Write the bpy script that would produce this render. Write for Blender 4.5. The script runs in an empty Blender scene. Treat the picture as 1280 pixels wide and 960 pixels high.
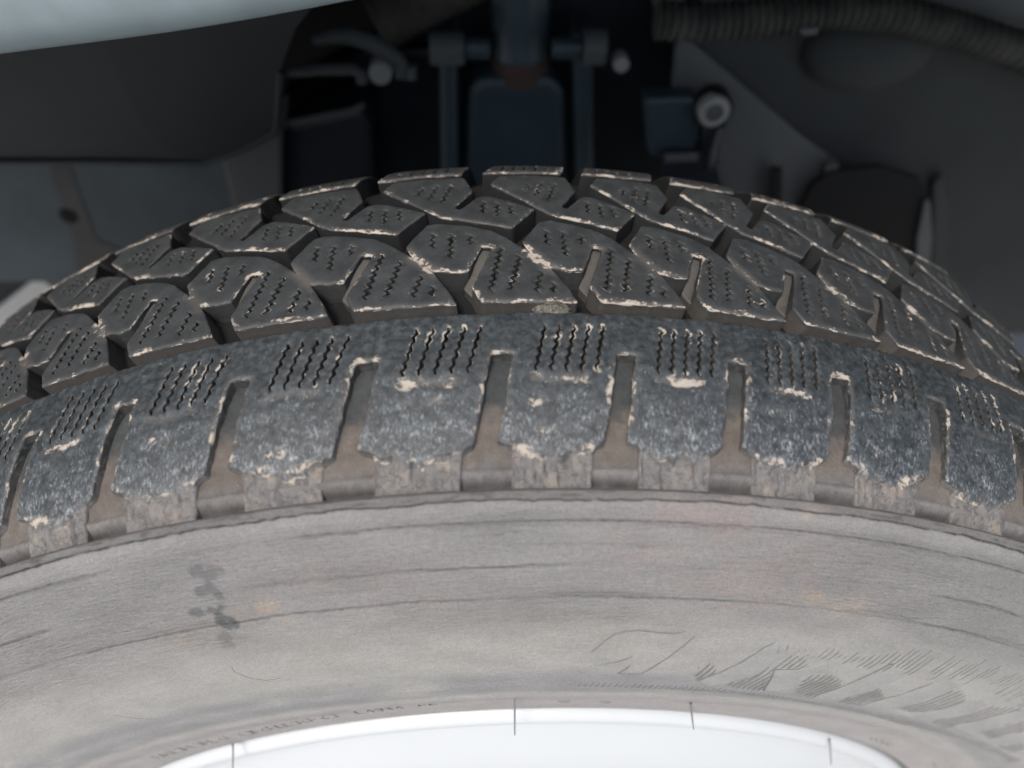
import bpy, math, random
import numpy as np
from mathutils import Vector, Matrix
from mathutils.geometry import delaunay_2d_cdt
random.seed(7)
rng = np.random.default_rng(11)

# ------------------------------------------------------------------ camera
scene = bpy.context.scene
col = scene.collection
CAM = np.array((0.004894, -0.203564, 0.463125))
PITCH, YAW, ROLL, FPX = 0.841499, -0.013436, -0.026229, 921.22

def ray(u, v):
    a = (u - 640) / FPX; b = -(v - 480) / FPX
    cr, sr = math.cos(ROLL), math.sin(ROLL)
    X = cr * a - sr * b; U = sr * a + cr * b
    cp, sp = math.cos(PITCH), math.sin(PITCH)
    Y = cp + sp * U; Z = -sp + cp * U
    cy, sy = math.cos(YAW), math.sin(YAW)
    return np.array((cy * X - sy * Y, sy * X + cy * Y, Z))

def at(u, v, y):
    """point of the vertical plane Y = y that is seen in that direction"""
    d = ray(u, v)
    return CAM + d * (y - CAM[1]) / d[1]

cd = bpy.data.cameras.new('camera')
cam = bpy.data.objects.new('camera', cd)
col.objects.link(cam)
scene.camera = cam
fw = Vector(ray(640, 480)).normalized()
rt = Vector(ray(641, 480) - ray(640, 480)).normalized()
upv = rt.cross(fw)
m = Matrix.Identity(4)
for i in range(3):
    m[i][0] = rt[i]; m[i][1] = upv[i]; m[i][2] = -fw[i]; m[i][3] = CAM[i]
cam.matrix_world = m
cd.sensor_width = 36
cd.lens = FPX / 1280 * 36
cd.clip_start = 0.005
cd.clip_end = 500
cd.dof.use_dof = True
cd.dof.focus_distance = 0.211
cd.dof.aperture_fstop = 6.3

# ------------------------------------------------------------------ world, sun, exposure
SUN_EL, SUN_AZ = math.radians(58), math.radians(207)   # azimuth clockwise from +Y
w = bpy.data.worlds.new('World')
scene.world = w
w.use_nodes = True
nt = w.node_tree
bg = nt.nodes['Background']
sky = nt.nodes.new('ShaderNodeTexSky')
sky.sky_type = 'NISHITA'
sky.sun_disc = False
sky.sun_elevation = SUN_EL
sky.sun_rotation = SUN_AZ
sky.air_density = 1.0
sky.dust_density = 4.0
sky.ozone_density = 1.0
nt.links.new(sky.outputs[0], bg.inputs[0])
bg.inputs[1].default_value = 0.115
sd = bpy.data.lights.new('sun', 'SUN')
sd.energy = 1.5
sd.angle = math.radians(14)
sd.color = (1.0, 0.98, 0.95)
so = bpy.data.objects.new('sun', sd)
col.objects.link(so)
sdir = Vector((math.sin(SUN_AZ) * math.cos(SUN_EL), math.cos(SUN_AZ) * math.cos(SUN_EL), math.sin(SUN_EL)))
so.rotation_euler = sdir.to_track_quat('Z', 'Y').to_euler()
so.location = (0, -2, 3)
scene.view_settings.view_transform = 'Standard'
scene.view_settings.look = 'None'
scene.view_settings.exposure = 0.62
scene.view_settings.gamma = 1.0

# ------------------------------------------------------------------ numeric noise
def _h(ix, iy, seed):
    n = (ix.astype(np.int64) * 374761393 + iy.astype(np.int64) * 668265263 + seed * 1274126177) & 0x7fffffff
    n = ((n ^ (n >> 13)) * 1274126177) & 0x7fffffff
    return ((n ^ (n >> 16)) & 0xffff) / 65535.0

def vnoise(x, y, seed=0):
    x = np.asarray(x, float); y = np.asarray(y, float)
    ix = np.floor(x); iy = np.floor(y)
    fx = x - ix; fy = y - iy
    fx = fx * fx * (3 - 2 * fx); fy = fy * fy * (3 - 2 * fy)
    a = _h(ix, iy, seed); b = _h(ix + 1, iy, seed); c = _h(ix, iy + 1, seed); d = _h(ix + 1, iy + 1, seed)
    return (a + (b - a) * fx) * (1 - fy) + (c + (d - c) * fx) * fy

def fbm(x, y, seed=0, oct=3):
    s = 0; a = 1; t = 0
    for i in range(oct):
        s = s + a * vnoise(x * 2 ** i, y * 2 ** i, seed + i); t += a; a *= .5
    return s / t

def sstep(a, b, x):
    t = np.clip((x - a) / (b - a), 0, 1)
    return t * t * (3 - 2 * t)

# ------------------------------------------------------------------ materials
def new_mat(name):
    mt = bpy.data.materials.new(name)
    mt.use_nodes = True
    n = mt.node_tree.nodes
    return mt, n, mt.node_tree.links, n['Principled BSDF']

def N(n, kind, **kw):
    x = n.new(kind)
    for k, v in kw.items():
        setattr(x, k, v)
    return x

def ramp(n, stops):
    r = n.new('ShaderNodeValToRGB')
    e = r.color_ramp.elements
    while len(e) < len(stops): e.new(0.5)
    for i, (p, c) in enumerate(stops):
        e[i].position = p
        e[i].color = (c, c, c, 1) if isinstance(c, (int, float)) else (*c, 1)
    return r

def mapnoise(n, l, src, scale, rot=(0, 0, 0), detail=4, nscale=1.0, rough=.6):
    mp = n.new('ShaderNodeMapping')
    mp.inputs['Scale'].default_value = scale
    mp.inputs['Rotation'].default_value = rot
    l.new(src, mp.inputs[0])
    t = n.new('ShaderNodeTexNoise')
    t.inputs['Scale'].default_value = nscale
    t.inputs['Detail'].default_value = detail
    t.inputs['Roughness'].default_value = rough
    l.new(mp.outputs[0], t.inputs['Vector'])
    return t

def mixc(n, l, fac, a, b, mode='MIX'):
    x = n.new('ShaderNodeMix')
    x.data_type = 'RGBA'; x.blend_type = mode
    for sock, v in ((0, fac), (6, a), (7, b)):
        if isinstance(v, (int, float)): x.inputs[sock].default_value = v
        elif isinstance(v, tuple): x.inputs[sock].default_value = (*v, 1)
        else: l.new(v, x.inputs[sock])
    return x.outputs[2]

def math_(n, l, op, a, b=None, c=None, clamp=False):
    x = n.new('ShaderNodeMath'); x.operation = op; x.use_clamp = clamp
    for i, v in enumerate((a, b, c)):
        if v is None: continue
        if isinstance(v, (int, float)): x.inputs[i].default_value = v
        else: l.new(v, x.inputs[i])
    return x.outputs[0]

def rubber_material(name, dark, fleck, rough, fleck_lo, fleck_hi, scratch, DUST):
    """worn tyre rubber: reads 'tc' (mm along, mm across) and 'mask' (R edge wear, G dust, B brown scuff, on tread the darkened groove walls)"""
    mt, n, l, bs = new_mat(name)
    tc = N(n, 'ShaderNodeAttribute', attribute_name='tc').outputs['Vector']
    ms = n.new('ShaderNodeSeparateColor')
    l.new(N(n, 'ShaderNodeAttribute', attribute_name='mask').outputs['Color'], ms.inputs[0])
    R, G, B = ms.outputs[0], ms.outputs[1], ms.outputs[2]
    n1 = mapnoise(n, l, tc, (1.5 if scratch else 1.3, .75 if scratch else 1.3, 1), (0, 0, -.6 if scratch else 0), 8, 1.0, .78)
    n2 = mapnoise(n, l, tc, (.16, .16, 1), detail=3)
    n3 = mapnoise(n, l, tc, (.9, .9, 1), detail=8, rough=.75)
    f1 = ramp(n, [(fleck_lo, 0.0), (fleck_hi, 1.0)]); l.new(n1.outputs[0], f1.inputs[0])
    if scratch:
        sx = n.new('ShaderNodeSeparateXYZ'); l.new(tc, sx.inputs[0])
        gr = n.new('ShaderNodeMapRange'); gr.inputs[1].default_value = -70; gr.inputs[2].default_value = -98
        gr.inputs[3].default_value = -.025; gr.inputs[4].default_value = .078
        l.new(sx.outputs[1], gr.inputs[0])
        nb = mapnoise(n, l, tc, (.22, .3, 1), (0, 0, .6), 3)
        sh = math_(n, l, 'MULTIPLY_ADD', nb.outputs[0], .34, -.17)
        l.new(math_(n, l, 'ADD', n1.outputs[0], math_(n, l, 'ADD', gr.outputs[0], sh)), f1.inputs[0])
        ng = mapnoise(n, l, tc, (.5, .5, 1), detail=5)
        dr = ramp(n, [(.38, tuple(x * .6 for x in dark)), (.68, tuple(x * 1.9 for x in dark))]); l.new(ng.outputs[0], dr.inputs[0])
        dark = dr.outputs[0]
    base = mixc(n, l, f1.outputs[0], dark, fleck)
    lf = ramp(n, [(.35, .72), (.65, 1.25)]); l.new(n2.outputs[0], lf.inputs[0])
    base = mixc(n, l, 1.0, base, lf.outputs[0], 'MULTIPLY')
    # dust in hollows and on walls
    d1 = math_(n, l, 'MULTIPLY', G, math_(n, l, 'MULTIPLY_ADD', n3.outputs[0], 1.2, .3), clamp=True)
    base = mixc(n, l, d1, base, DUST)
    # brown scuffed buttress rubber
    n7 = mapnoise(n, l, tc, (.14, .2, 1), detail=4)
    br = ramp(n, [(.32, (.125, .118, .112)), (.52, (.165, .155, .146)), (.62, (.20, .175, .15)), (.74, (.27, .225, .18))]); l.new(n7.outputs[0], br.inputs[0])
    bq = ramp(n, [(.30, .55), (.45, 1.0), (.7, 1.2)]); l.new(n3.outputs[0], bq.inputs[0])
    brc = mixc(n, l, 1.0, br.outputs[0], bq.outputs[0], 'MULTIPLY')
    cw = mapnoise(n, l, tc, (.15, .30, 1), (0, 0, .35), 4)
    cr = ramp(n, [(.470, 1.0), (.487, .5), (.497, .5), (.512, 1.0)]); l.new(cw.outputs[0], cr.inputs[0])
    brc = mixc(n, l, .75, brc, mixc(n, l, 1.0, brc, cr.outputs[0], 'MULTIPLY'))
    base = mixc(n, l, B, base, brc if scratch else (.009, .0095, .010))  # tread: fresh rubber on walls, blackened to stand for groove shade
    # chipped edges: pale
    soft = math_(n, l, 'MULTIPLY', R, .33, clamp=True)
    base = mixc(n, l, soft, base, (.16, .142, .125))
    n8 = mapnoise(n, l, tc, (.085, .13, 1), detail=2)
    n6 = mapnoise(n, l, tc, (.48, .48, 1), detail=7, rough=.72)
    e = math_(n, l, 'ADD', math_(n, l, 'MULTIPLY', math_(n, l, 'MINIMUM', R, .95), .60), math_(n, l, 'MULTIPLY_ADD', n6.outputs[0], 3.2, math_(n, l, 'MULTIPLY_ADD', n8.outputs[0], 3.2, -3.34)))
    er = ramp(n, [(.38, 0.0), (.60, 1.0)]); l.new(e, er.inputs[0])
    gate = ramp(n, [(.05, 0.0), (.28, 1.0)]); l.new(R, gate.inputs[0])
    chip = math_(n, l, 'MULTIPLY', er.outputs[0], gate.outputs[0])
    tan = mixc(n, l, n2.outputs[0], (.33, .275, .215), (.50, .45, .385))
    base = mixc(n, l, chip, base, tan)
    l.new(base, bs.inputs['Base Color'])
    rr = math_(n, l, 'ADD', math_(n, l, 'MULTIPLY', f1.outputs[0], .12), rough)
    rr = math_(n, l, 'MAXIMUM', rr, math_(n, l, 'MULTIPLY', math_(n, l, 'MAXIMUM', d1, chip), .85))
    rr = math_(n, l, 'MAXIMUM', rr, math_(n, l, 'MULTIPLY', B, .85))
    l.new(rr, bs.inputs['Roughness'])
    bp = n.new('ShaderNodeBump'); bp.inputs['Strength'].default_value = .5
    bp.inputs['Distance'].default_value = .00035 if scratch else .0002
    hh = math_(n, l, 'MULTIPLY_ADD', chip, .6, math_(n, l, 'ADD', n1.outputs[0], n3.outputs[0]))
    hh = math_(n, l, 'MULTIPLY_ADD', math_(n, l, 'MULTIPLY', B, cr.outputs[0]), 1.8, hh)
    l.new(hh, bp.inputs['Height'])
    l.new(bp.outputs[0], bs.inputs['Normal'])
    return mt

M = {}
M['tread'] = rubber_material('tread_rubber', (.027, .030, .031), (.066, .069, .067), .62, .45, .85, False, (.100, .088, .075))
M['lug'] = rubber_material('polished_shoulder_rubber', (.032, .038, .041), (.30, .32, .33), .34, .575, .73, True, (.13, .112, .095))

def carcass_material():
    """reads 'tc' (mm) and 'col' (dirt colour and painted shade of the place) """
    mt, n, l, bs = new_mat('dusty_sidewall_rubber')
    tc = N(n, 'ShaderNodeAttribute', attribute_name='tc').outputs['Vector']
    colr = N(n, 'ShaderNodeAttribute', attribute_name='col').outputs['Color']
    a = N(n, 'ShaderNodeAttribute', attribute_name='rough_amount').outputs['Fac']
    n1 = mapnoise(n, l, tc, (1.5, 1.5, 1), detail=8, rough=.8)
    n2 = mapnoise(n, l, tc, (.05, .12, 1), detail=4)
    n3 = mapnoise(n, l, tc, (.24, 1.25, 1), detail=6, rough=.72)
    n4 = mapnoise(n, l, tc, (.55, .55, 1), detail=5, rough=.7)
    r1 = ramp(n, [(.3, .90), (.7, 1.62)]); l.new(n1.outputs[0], r1.inputs[0])
    r2 = ramp(n, [(.3, .90), (.7, 1.10)]); l.new(n2.outputs[0], r2.inputs[0])
    r3 = ramp(n, [(.30, .70), (.45, 1.0)]); l.new(n3.outputs[0], r3.inputs[0])
    r4 = ramp(n, [(.3, .88), (.72, 1.10)]); l.new(n4.outputs[0], r4.inputs[0])
    b = mixc(n, l, 1.0, colr, r1.outputs[0], 'MULTIPLY')
    b = mixc(n, l, 1.0, b, r2.outputs[0], 'MULTIPLY')
    b = mixc(n, l, 1.0, b, r4.outputs[0], 'MULTIPLY')
    b = mixc(n, l, a, b, mixc(n, l, 1.0, b, r3.outputs[0], 'MULTIPLY'))
    sp = mapnoise(n, l, tc, (1.9, 1.9, 1), detail=1)
    rs = ramp(n, [(.80, 0.0), (.83, 1.0)]); l.new(sp.outputs[0], rs.inputs[0])
    b = mixc(n, l, rs.outputs[0], b, (.72, .70, .66))
    l.new(b, bs.inputs['Base Color'])
    bs.inputs['Roughness'].default_value = .78
    bp = n.new('ShaderNodeBump'); bp.inputs['Strength'].default_value = 1.0
    bp.inputs['Distance'].default_value = .0011
    h = math_(n, l, 'MULTIPLY_ADD', n3.outputs[0], math_(n, l, 'MULTIPLY', a, 1.6), n1.outputs[0])
    l.new(h, bp.inputs['Height'])
    l.new(bp.outputs[0], bs.inputs['Normal'])
    return mt
M['carcass'] = carcass_material()

def simple(name, c, rough=.6, metal=0.0, var=.25, scale=40, bump=.0006, c2=None):
    mt, n, l, bs = new_mat(name)
    g = N(n, 'ShaderNodeTexCoord').outputs['Object']
    t = mapnoise(n, l, g, (1, 1, 1), nscale=scale, detail=6)
    lo = tuple(x * (1 - var) for x in c); hi = c2 or tuple(min(1, x * (1 + var)) for x in c)
    r = ramp(n, [(.3, lo), (.7, hi)]); l.new(t.outputs[0], r.inputs[0])
    l.new(r.outputs[0], bs.inputs['Base Color'])
    bs.inputs['Roughness'].default_value = rough
    bs.inputs['Metallic'].default_value = metal
    if bump:
        bp = n.new('ShaderNodeBump'); bp.inputs['Strength'].default_value = .4; bp.inputs['Distance'].default_value = bump
        l.new(t.outputs[0], bp.inputs['Height']); l.new(bp.outputs[0], bs.inputs['Normal'])
    return mt
M['hatch'] = simple('shaded_relief_rubber', (.165, .163, .16), .75, var=.2, scale=900, bump=.0001)  # ribs darker than the sidewall: relief shading put into the colour
M['rim'] = simple('silver_white_rim_paint', (.56, .585, .595), .38, var=.02, scale=8, bump=0)
M['paint'] = simple('pale_silver_blue_body_paint', (.27, .33, .345), .5, var=.10, scale=60, bump=0)
M['bodyblue'] = simple('dusty_blue_grey_primer', (.055, .072, .080), .7, var=.3, scale=14)
M['liner'] = simple('black_plastic_liner', (.016, .019, .020), .65, var=.3, scale=18)
M['linershade'] = simple('shaded_black_liner', (.007, .009, .011), .6, var=.3, scale=18)  # darker copy of the liner, shade put into its colour
M['boot'] = simple('woven_boot_cloth', (.06, .055, .048), .8, var=.4, scale=90)
M['linergrey'] = simple('grey_felt_liner', (.032, .037, .038), .9, var=.15, scale=25)
M['bracket'] = simple('grey_painted_steel', (.068, .075, .078), .65, var=.12, scale=25)
M['navy'] = simple('navy_black_painted_steel', (.006, .010, .017), .45, var=.3, scale=30)
M['steelblue'] = simple('blue_grey_cast_steel', (.026, .046, .058), .5, var=.25, scale=30)
M['steelpale'] = simple('pale_blue_painted_tube', (.055, .080, .095), .4, var=.15, scale=30)
M['rust'] = simple('rusty_brown_steel', (.06, .035, .028), .8, var=.4, scale=60)
M['zinc'] = simple('zinc_plated_steel', (.28, .29, .285), .45, .2, var=.15, scale=90)
M['hose'] = simple('dusty_corrugated_hose_plastic', (.026, .028, .027), .7, var=.35, scale=70, c2=(.062, .062, .056))
M['void'] = simple('void_black', (.002, .0025, .003), .9, var=.2, scale=20, bump=0)  # near-black: darkness of the cavities put into the colour
M['whisker'] = simple('grey_rubber_whisker', (.17, .18, .18), .6, var=.1, scale=90, bump=0)
M['stone'] = simple('muddy_stone', (.035, .034, .030), .6, var=.5, scale=1300, bump=.0008, c2=(.20, .18, .14))
M['ground'] = simple('pale_concrete', (.52, .52, .49), .9, var=.12, scale=6, bump=.002)

# ------------------------------------------------------------------ mesh helpers
def mesh_object(name, verts, faces, mat, parent=None, smooth=True, angle=None, attrs=None):
    me = bpy.data.meshes.new(name)
    me.from_pydata([tuple(v) for v in verts], [], [tuple(int(i) for i in f) for f in faces])
    if smooth:
        me.polygons.foreach_set('use_smooth', [True] * len(me.polygons))
        if angle: me.set_sharp_from_angle(angle=math.radians(angle))
    for k, (kind, data) in (attrs or {}).items():
        a = me.attributes.new(k, kind, 'POINT')
        if kind == 'FLOAT_COLOR': a.data.foreach_set('color', np.asarray(data, np.float32).ravel())
        elif kind == 'FLOAT_VECTOR': a.data.foreach_set('vector', np.asarray(data, np.float32).ravel())
        else: a.data.foreach_set('value', np.asarray(data, np.float32).ravel())
    me.materials.append(mat)
    me.update()
    o = bpy.data.objects.new(name, me)
    col.objects.link(o)
    if parent: o.parent = parent
    return o

def empty(name, loc, label, cat, group=None):
    o = bpy.data.objects.new(name, None)
    o.empty_display_size = .05
    col.objects.link(o)
    o.location = loc
    o['label'] = label; o['category'] = cat
    if group: o['group'] = group
    return o

# ------------------------------------------------------------------ tyre geometry
RM = 331.0     # mm, crown radius used to turn angles into mm
PROF = [(-.1065, .3155), (-.104, .3172), (-.101, .3192), (-.096, .3217), (-.09, .3243), (-.083, .3267), (-.077, .3283),
        (-.068, .3293), (-.0575, .3300), (-.04, .3307), (-.026, .331), (-.012, .3307), (.0055, .3300), (.010, .3294),
        (.0145, .3279), (.019, .3256), (.024, .3223), (.030, .3175), (.037, .3110), (.045, .3030), (.0545, .2920)]
PY = np.array([p[0] for p in PROF]); PRR = np.array([p[1] for p in PROF])
def prof(y): return np.interp(y, PY, PRR)
# pitch sequence: angles of the gaps between pitches
NOD = [-.328, -.225, -.122, -.015, .084, .176, .266, .363]
K0, K1 = -8, 13
TH = {k: NOD[k] for k in range(8)}
for k in range(-1, K0 - 1, -1): TH[k] = TH[k + 1] - (.0976 if k == -1 else .097)
for k in range(8, K1 + 1): TH[k] = TH[k - 1] + (.1008 if k == 8 else .1 if k == 9 else .097)
KS = np.array(sorted(TH)); TS = np.array([TH[k] for k in KS])
def s_of(th): return np.interp(th, TS, KS)
def th_of(s): return np.interp(s, KS, TS)

def pt(X, Ymm, h):
    """X mm round the tyre, Y mm across, h mm above the worn profile"""
    th = X / RM; y = Ymm / 1000; R = prof(y) + h / 1000
    return np.stack([R * np.sin(th), y, R * np.cos(th)], -1)

def resample(loop, step):
    P, Wt = [], []
    n = len(loop)
    for i in range(n):
        a = loop[i]; b = loop[(i + 1) % n]
        d = math.hypot(b[0] - a[0], b[1] - a[1]); k = max(1, int(round(d / step)))
        for j in range(k):
            t = j / k
            P.append((a[0] + (b[0] - a[0]) * t, a[1] + (b[1] - a[1]) * t)); Wt.append(a[2])
    return np.array(P), np.array(Wt)

def round_corners(loop, r):
    out = []
    n = len(loop)
    for i in range(n):
        p = np.array(loop[i][:2]); a = np.array(loop[i - 1][:2]); b = np.array(loop[(i + 1) % n][:2])
        if len(loop[i]) > 3 and loop[i][3] == 0:
            out.append((p[0], p[1], loop[i][2])); continue
        da = np.linalg.norm(a - p); db = np.linalg.norm(b - p)
        ra = min(r, da * .4); rb = min(r, db * .4)
        A = p + (a - p) / da * ra; B = p + (b - p) / db * rb
        for t in (0, .5, 1):
            q = (1 - t) ** 2 * A + 2 * t * (1 - t) * p + t * t * B
            out.append((q[0], q[1], loop[i][2] if t > 0 else loop[i - 1][2]))
    return out

def segdist(P, A, B, Wt=None):
    d = B - A; L2 = (d ** 2).sum(1) + 1e-12
    v = P[:, None, :] - A[None]
    t = np.clip((v * d[None]).sum(2) / L2[None], 0, 1)
    q = v - t[..., None] * d[None]
    D = np.sqrt((q ** 2).sum(2))
    i = D.argmin(1)
    return D[np.arange(len(P)), i], i, D

def inside(P, poly):
    x, y = P[:, 0], P[:, 1]
    r = np.zeros(len(P), bool)
    n = len(poly)
    for i in range(n):
        x0, y0 = poly[i]; x1, y1 = poly[(i + 1) % n]
        if y0 == y1: continue
        c = ((y0 > y) != (y1 > y)) & (x < (x1 - x0) * (y - y0) / (y1 - y0) + x0)
        r ^= c
    return r

def zigzag(a, b, width, amp, period, seed):
    """closed outline of one sipe from a to b (mm)"""
    a = np.array(a); b = np.array(b)
    L = np.linalg.norm(b - a); d = (b - a) / L; nn = np.array((-d[1], d[0]))
    k = max(2, int(round(L / (period / 2))))
    left, right = [], []
    for i in range(k + 1):
        t = i / k
        o = (amp if i % 2 else -amp) * (0.75 + .5 * random.random())
        wv = width / 2 * (.7 + .6 * random.random()) * (.55 if i in (0, k) else 1)
        c = a + d * L * t + nn * o
        left.append(c + nn * wv); right.append(c - nn * wv)
    return np.array(left + right[::-1])

def build_piece(name, outline, sipes, mat, parent, seed, grid=1.3, bevel=.38, depth=7.5, jit=.10,
                wallG=.75, topfun=None, wearmul=1.0, sipe_wear=.35, wallB=None, label=None, draft=.55):
    """one rubber block: CDT of its worn outline with real slits, rounded rims and draughted walls"""
    P, Wt = resample(round_corners(outline, .55), .85)
    # ragged edge
    nx = (vnoise(P[:, 0] * .9, P[:, 1] * .9, seed) - .5) * 2 * jit + (vnoise(P[:, 0] * .25, P[:, 1] * .25, seed + 3) - .5) * 2 * jit
    nxt = np.roll(P, -1, 0) - np.roll(P, 1, 0); nl = np.linalg.norm(nxt, axis=1) + 1e-9
    nrm = np.stack([nxt[:, 1], -nxt[:, 0]], 1) / nl[:, None]
    keep = np.isclose(Wt, -1)
    P = P + nrm * (nx * np.where(keep, 0, 1 + np.clip(Wt, 0, 2)))[:, None]
    area = .5 * np.sum(P[:, 0] * np.roll(P[:, 1], -1) - np.roll(P[:, 0], -1) * P[:, 1])
    sgn = 1 if area > 0 else -1
    inward = -nrm * sgn
    A = P; B = np.roll(P, -1, 0)
    pts = [tuple(p) for p in P]; edges = [(i, (i + 1) % len(P)) for i in range(len(P))]
    holes = []
    for sp in sipes:
        if not inside(sp, P).all(): continue
        d0, _, _ = segdist(sp, A, B)
        if d0.min() < .45: continue
        o = len(pts); pts += [tuple(p) for p in sp]
        edges += [(o + i, o + (i + 1) % len(sp)) for i in range(len(sp))]
        holes.append(sp)
    extra = []
    for f in (.35, 1.0):
        q = P + inward * bevel * f
        d0, _, _ = segdist(q, A, B)
        extra.append(q[(d0 > bevel * f * .8) & inside(q, P)])
    mn = P.min(0); mx = P.max(0)
    gx, gy = np.meshgrid(np.arange(mn[0], mx[0], grid), np.arange(mn[1], mx[1], grid))
    g = np.stack([gx.ravel(), gy.ravel()], 1) + (rng.random((gx.size, 2)) - .5) * grid * .5
    g = g[inside(g, P)]
    if len(g):
        d0, _, _ = segdist(g, A, B); g = g[d0 > bevel * 1.5]
    extra.append(g)
    extra = np.concatenate(extra)
    if holes and len(extra):
        HA = np.concatenate(holes); HB = np.concatenate([np.roll(h, -1, 0) for h in holes])
        d0, _, _ = segdist(extra, HA, HB); extra = extra[d0 > .28]
        ring = []
        for h in holes:
            c = h.mean(0)
            nx2 = np.roll(h, -1, 0) - np.roll(h, 1, 0); nn = np.stack([nx2[:, 1], -nx2[:, 0]], 1) / (np.linalg.norm(nx2, axis=1)[:, None] + 1e-9)
            ar = .5 * np.sum(h[:, 0] * np.roll(h[:, 1], -1) - np.roll(h[:, 0], -1) * h[:, 1])
            ring.append(h + nn * (.3 if ar > 0 else -.3))
        ring = np.concatenate(ring)
        ok = inside(ring, P)
        for h in holes: ok &= ~inside(ring, h)
        extra = np.concatenate([extra, ring[ok]])
    pts += [tuple(p) for p in extra]
    V, _, F, _, _, _ = delaunay_2d_cdt([Vector(p) for p in pts], edges, [], 0, 1e-4)
    V = np.array([tuple(v) for v in V]); F = np.array([tuple(f) for f in F if len(f) == 3])
    cen = V[F].mean(1)
    ok = inside(cen, P)
    for h in holes: ok &= ~inside(cen, h)
    F = F[ok]
    # orient counter-clockwise
    t = V[F]; ar = (t[:, 1, 0] - t[:, 0, 0]) * (t[:, 2, 1] - t[:, 0, 1]) - (t[:, 2, 0] - t[:, 0, 0]) * (t[:, 1, 1] - t[:, 0, 1])
    F[ar < 0] = F[ar < 0][:, ::-1]
    used = np.unique(F); remap = -np.ones(len(V), int); remap[used] = np.arange(len(used)); V = V[used]; F = remap[F]
    d, idx, D = segdist(V, A, B)
    wt = np.where(Wt < 0, 0, Wt)
    free = Wt < 0                                     # joins with the neighbour: no bevel there
    dd = np.where(free[None], 1e3, D)
    db = dd.min(1)
    h = -bevel * np.clip(1 - db / bevel, 0, 1) ** 2
    wear = (np.clip(1 - dd / (.75 + 1.1 * wt[None]), 0, 1) * wt[None]).max(1) * wearmul
    if holes:
        dh, _, _ = segdist(V, HA, HB)
        h -= .22 * np.clip(1 - dh / .3, 0, 1) ** 2
        wear = np.maximum(wear, sipe_wear * np.clip(1 - dh / .55, 0, 1) * (.5 + vnoise(V[:, 0] * .5, V[:, 1] * .5, 77)))
    h += (fbm(V[:, 0] * .35, V[:, 1] * .35, 5) - .5) * .22 + (vnoise(V[:, 0] * 1.1, V[:, 1] * 1.1, 9) - .5) * .07
    G = np.full(len(V), .0); Bm = np.zeros(len(V))
    if topfun is not None:
        dh_, w_, g_, b_ = topfun(V)
        h += dh_; wear = np.maximum(wear, w_); G = g_; Bm = b_
    # walls along every boundary edge
    E = {}
    for f in F:
        for a, b in ((f[0], f[1]), (f[1], f[2]), (f[2], f[0])):
            if (b, a) in E: del E[(b, a)]
            else: E[(a, b)] = 1
    top3 = pt(V[:, 0], V[:, 1], h)
    verts = list(top3); faces = [tuple(f) for f in F]
    tc = list(np.stack([V[:, 0], V[:, 1], h], 1)); mask = list(np.stack([wear, G, Bm, np.ones(len(V))], 1))
    # a wall vertex column per boundary vertex
    bv = sorted({a for e in E for a in e}); ring_i = {a: i for i, a in enumerate(bv)}
    bvp = V[bv]
    isouter = d[bv] < .05
    outn = nrm[idx[bv]] * sgn
    levels = [(-.5, .03, .45), (-2.2, draft * .25, .85), (-depth, draft, 1.0)]
    base = len(verts)
    for (dz, dr, gg) in levels:
        off = np.where(isouter, dr, 0)[:, None] * outn
        q = bvp + off + (rng.random(bvp.shape) - .5) * (.12 if dz > -3 else 0)
        hz = h[bv] + dz
        verts += list(pt(q[:, 0], q[:, 1], hz))
        tc += list(np.stack([q[:, 0], q[:, 1] + dz * 1.0, hz], 1))
        gv = np.where(isouter, (wallG(q) if callable(wallG) else wallG) * gg, .25)
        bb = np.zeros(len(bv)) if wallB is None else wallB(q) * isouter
        mask += list(np.stack([np.zeros(len(bv)), gv, bb, np.ones(len(bv))], 1))
    nb = len(bv)
    for (a, b) in E:
        ia, ib = ring_i[a], ring_i[b]
        rows = [(a, b)] + [(base + L * nb + ia, base + L * nb + ib) for L in range(len(levels))]
        for (p0, p1), (q0, q1) in zip(rows, rows[1:]):
            faces.append((p1, p0, q0, q1))
    # (x, y) counter-clockwise seen from outside means normals point inward: flip
    faces = [f[::-1] for f in faces]
    o = mesh_object(name, verts, faces, mat, parent, True, 38,
                    {'tc': ('FLOAT_VECTOR', tc), 'mask': ('FLOAT_COLOR', mask)})
    if label: o['label'] = label
    return o

# ------------------------------------------------------------------ the wheel
wheel = empty('wheel', (0, 0, 0), 'dusty worn winter tyre with chunky siped tread on a silver white rim', 'wheel')

# --- sidewall section: points from the tread edge down to the rim
SW = [(-.1055, .3162), (-.1078, .3136), (-.1086, .3125), (-.1122, .306), (-.1170, .296), (-.1215, .283), (-.1245, .268),
      (-.1257, .254), (-.1254, .240), (-.1238, .228), (-.1221, .2205), (-.1214, .2197), (-.1211, .213), (-.1202, .2065), (-.1190, .203)]
SWA = np.array(SW)
SWL = np.concatenate([[0], np.cumsum(np.hypot(*np.diff(SWA, axis=0).T))]) * 1000
def sw_pt(th, l, h=0.0):
    """point on the outer sidewall, l mm down from the tread edge, h mm proud"""
    y = np.interp(l, SWL, SWA[:, 0]); R = np.interp(l, SWL, SWA[:, 1])
    e = 1.5
    dy = np.interp(l + e, SWL, SWA[:, 0]) - np.interp(l - e, SWL, SWA[:, 0])
    dR = np.interp(l + e, SWL, SWA[:, 1]) - np.interp(l - e, SWL, SWA[:, 1])
    n = np.hypot(dy, dR) + 1e-12
    ny, nR = dR / n, -dy / n          # outward: towards -y
    y = y + ny * h / 1000; R = R + nR * h / 1000
    return np.stack([R * np.sin(th), y, R * np.cos(th)], -1)

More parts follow.
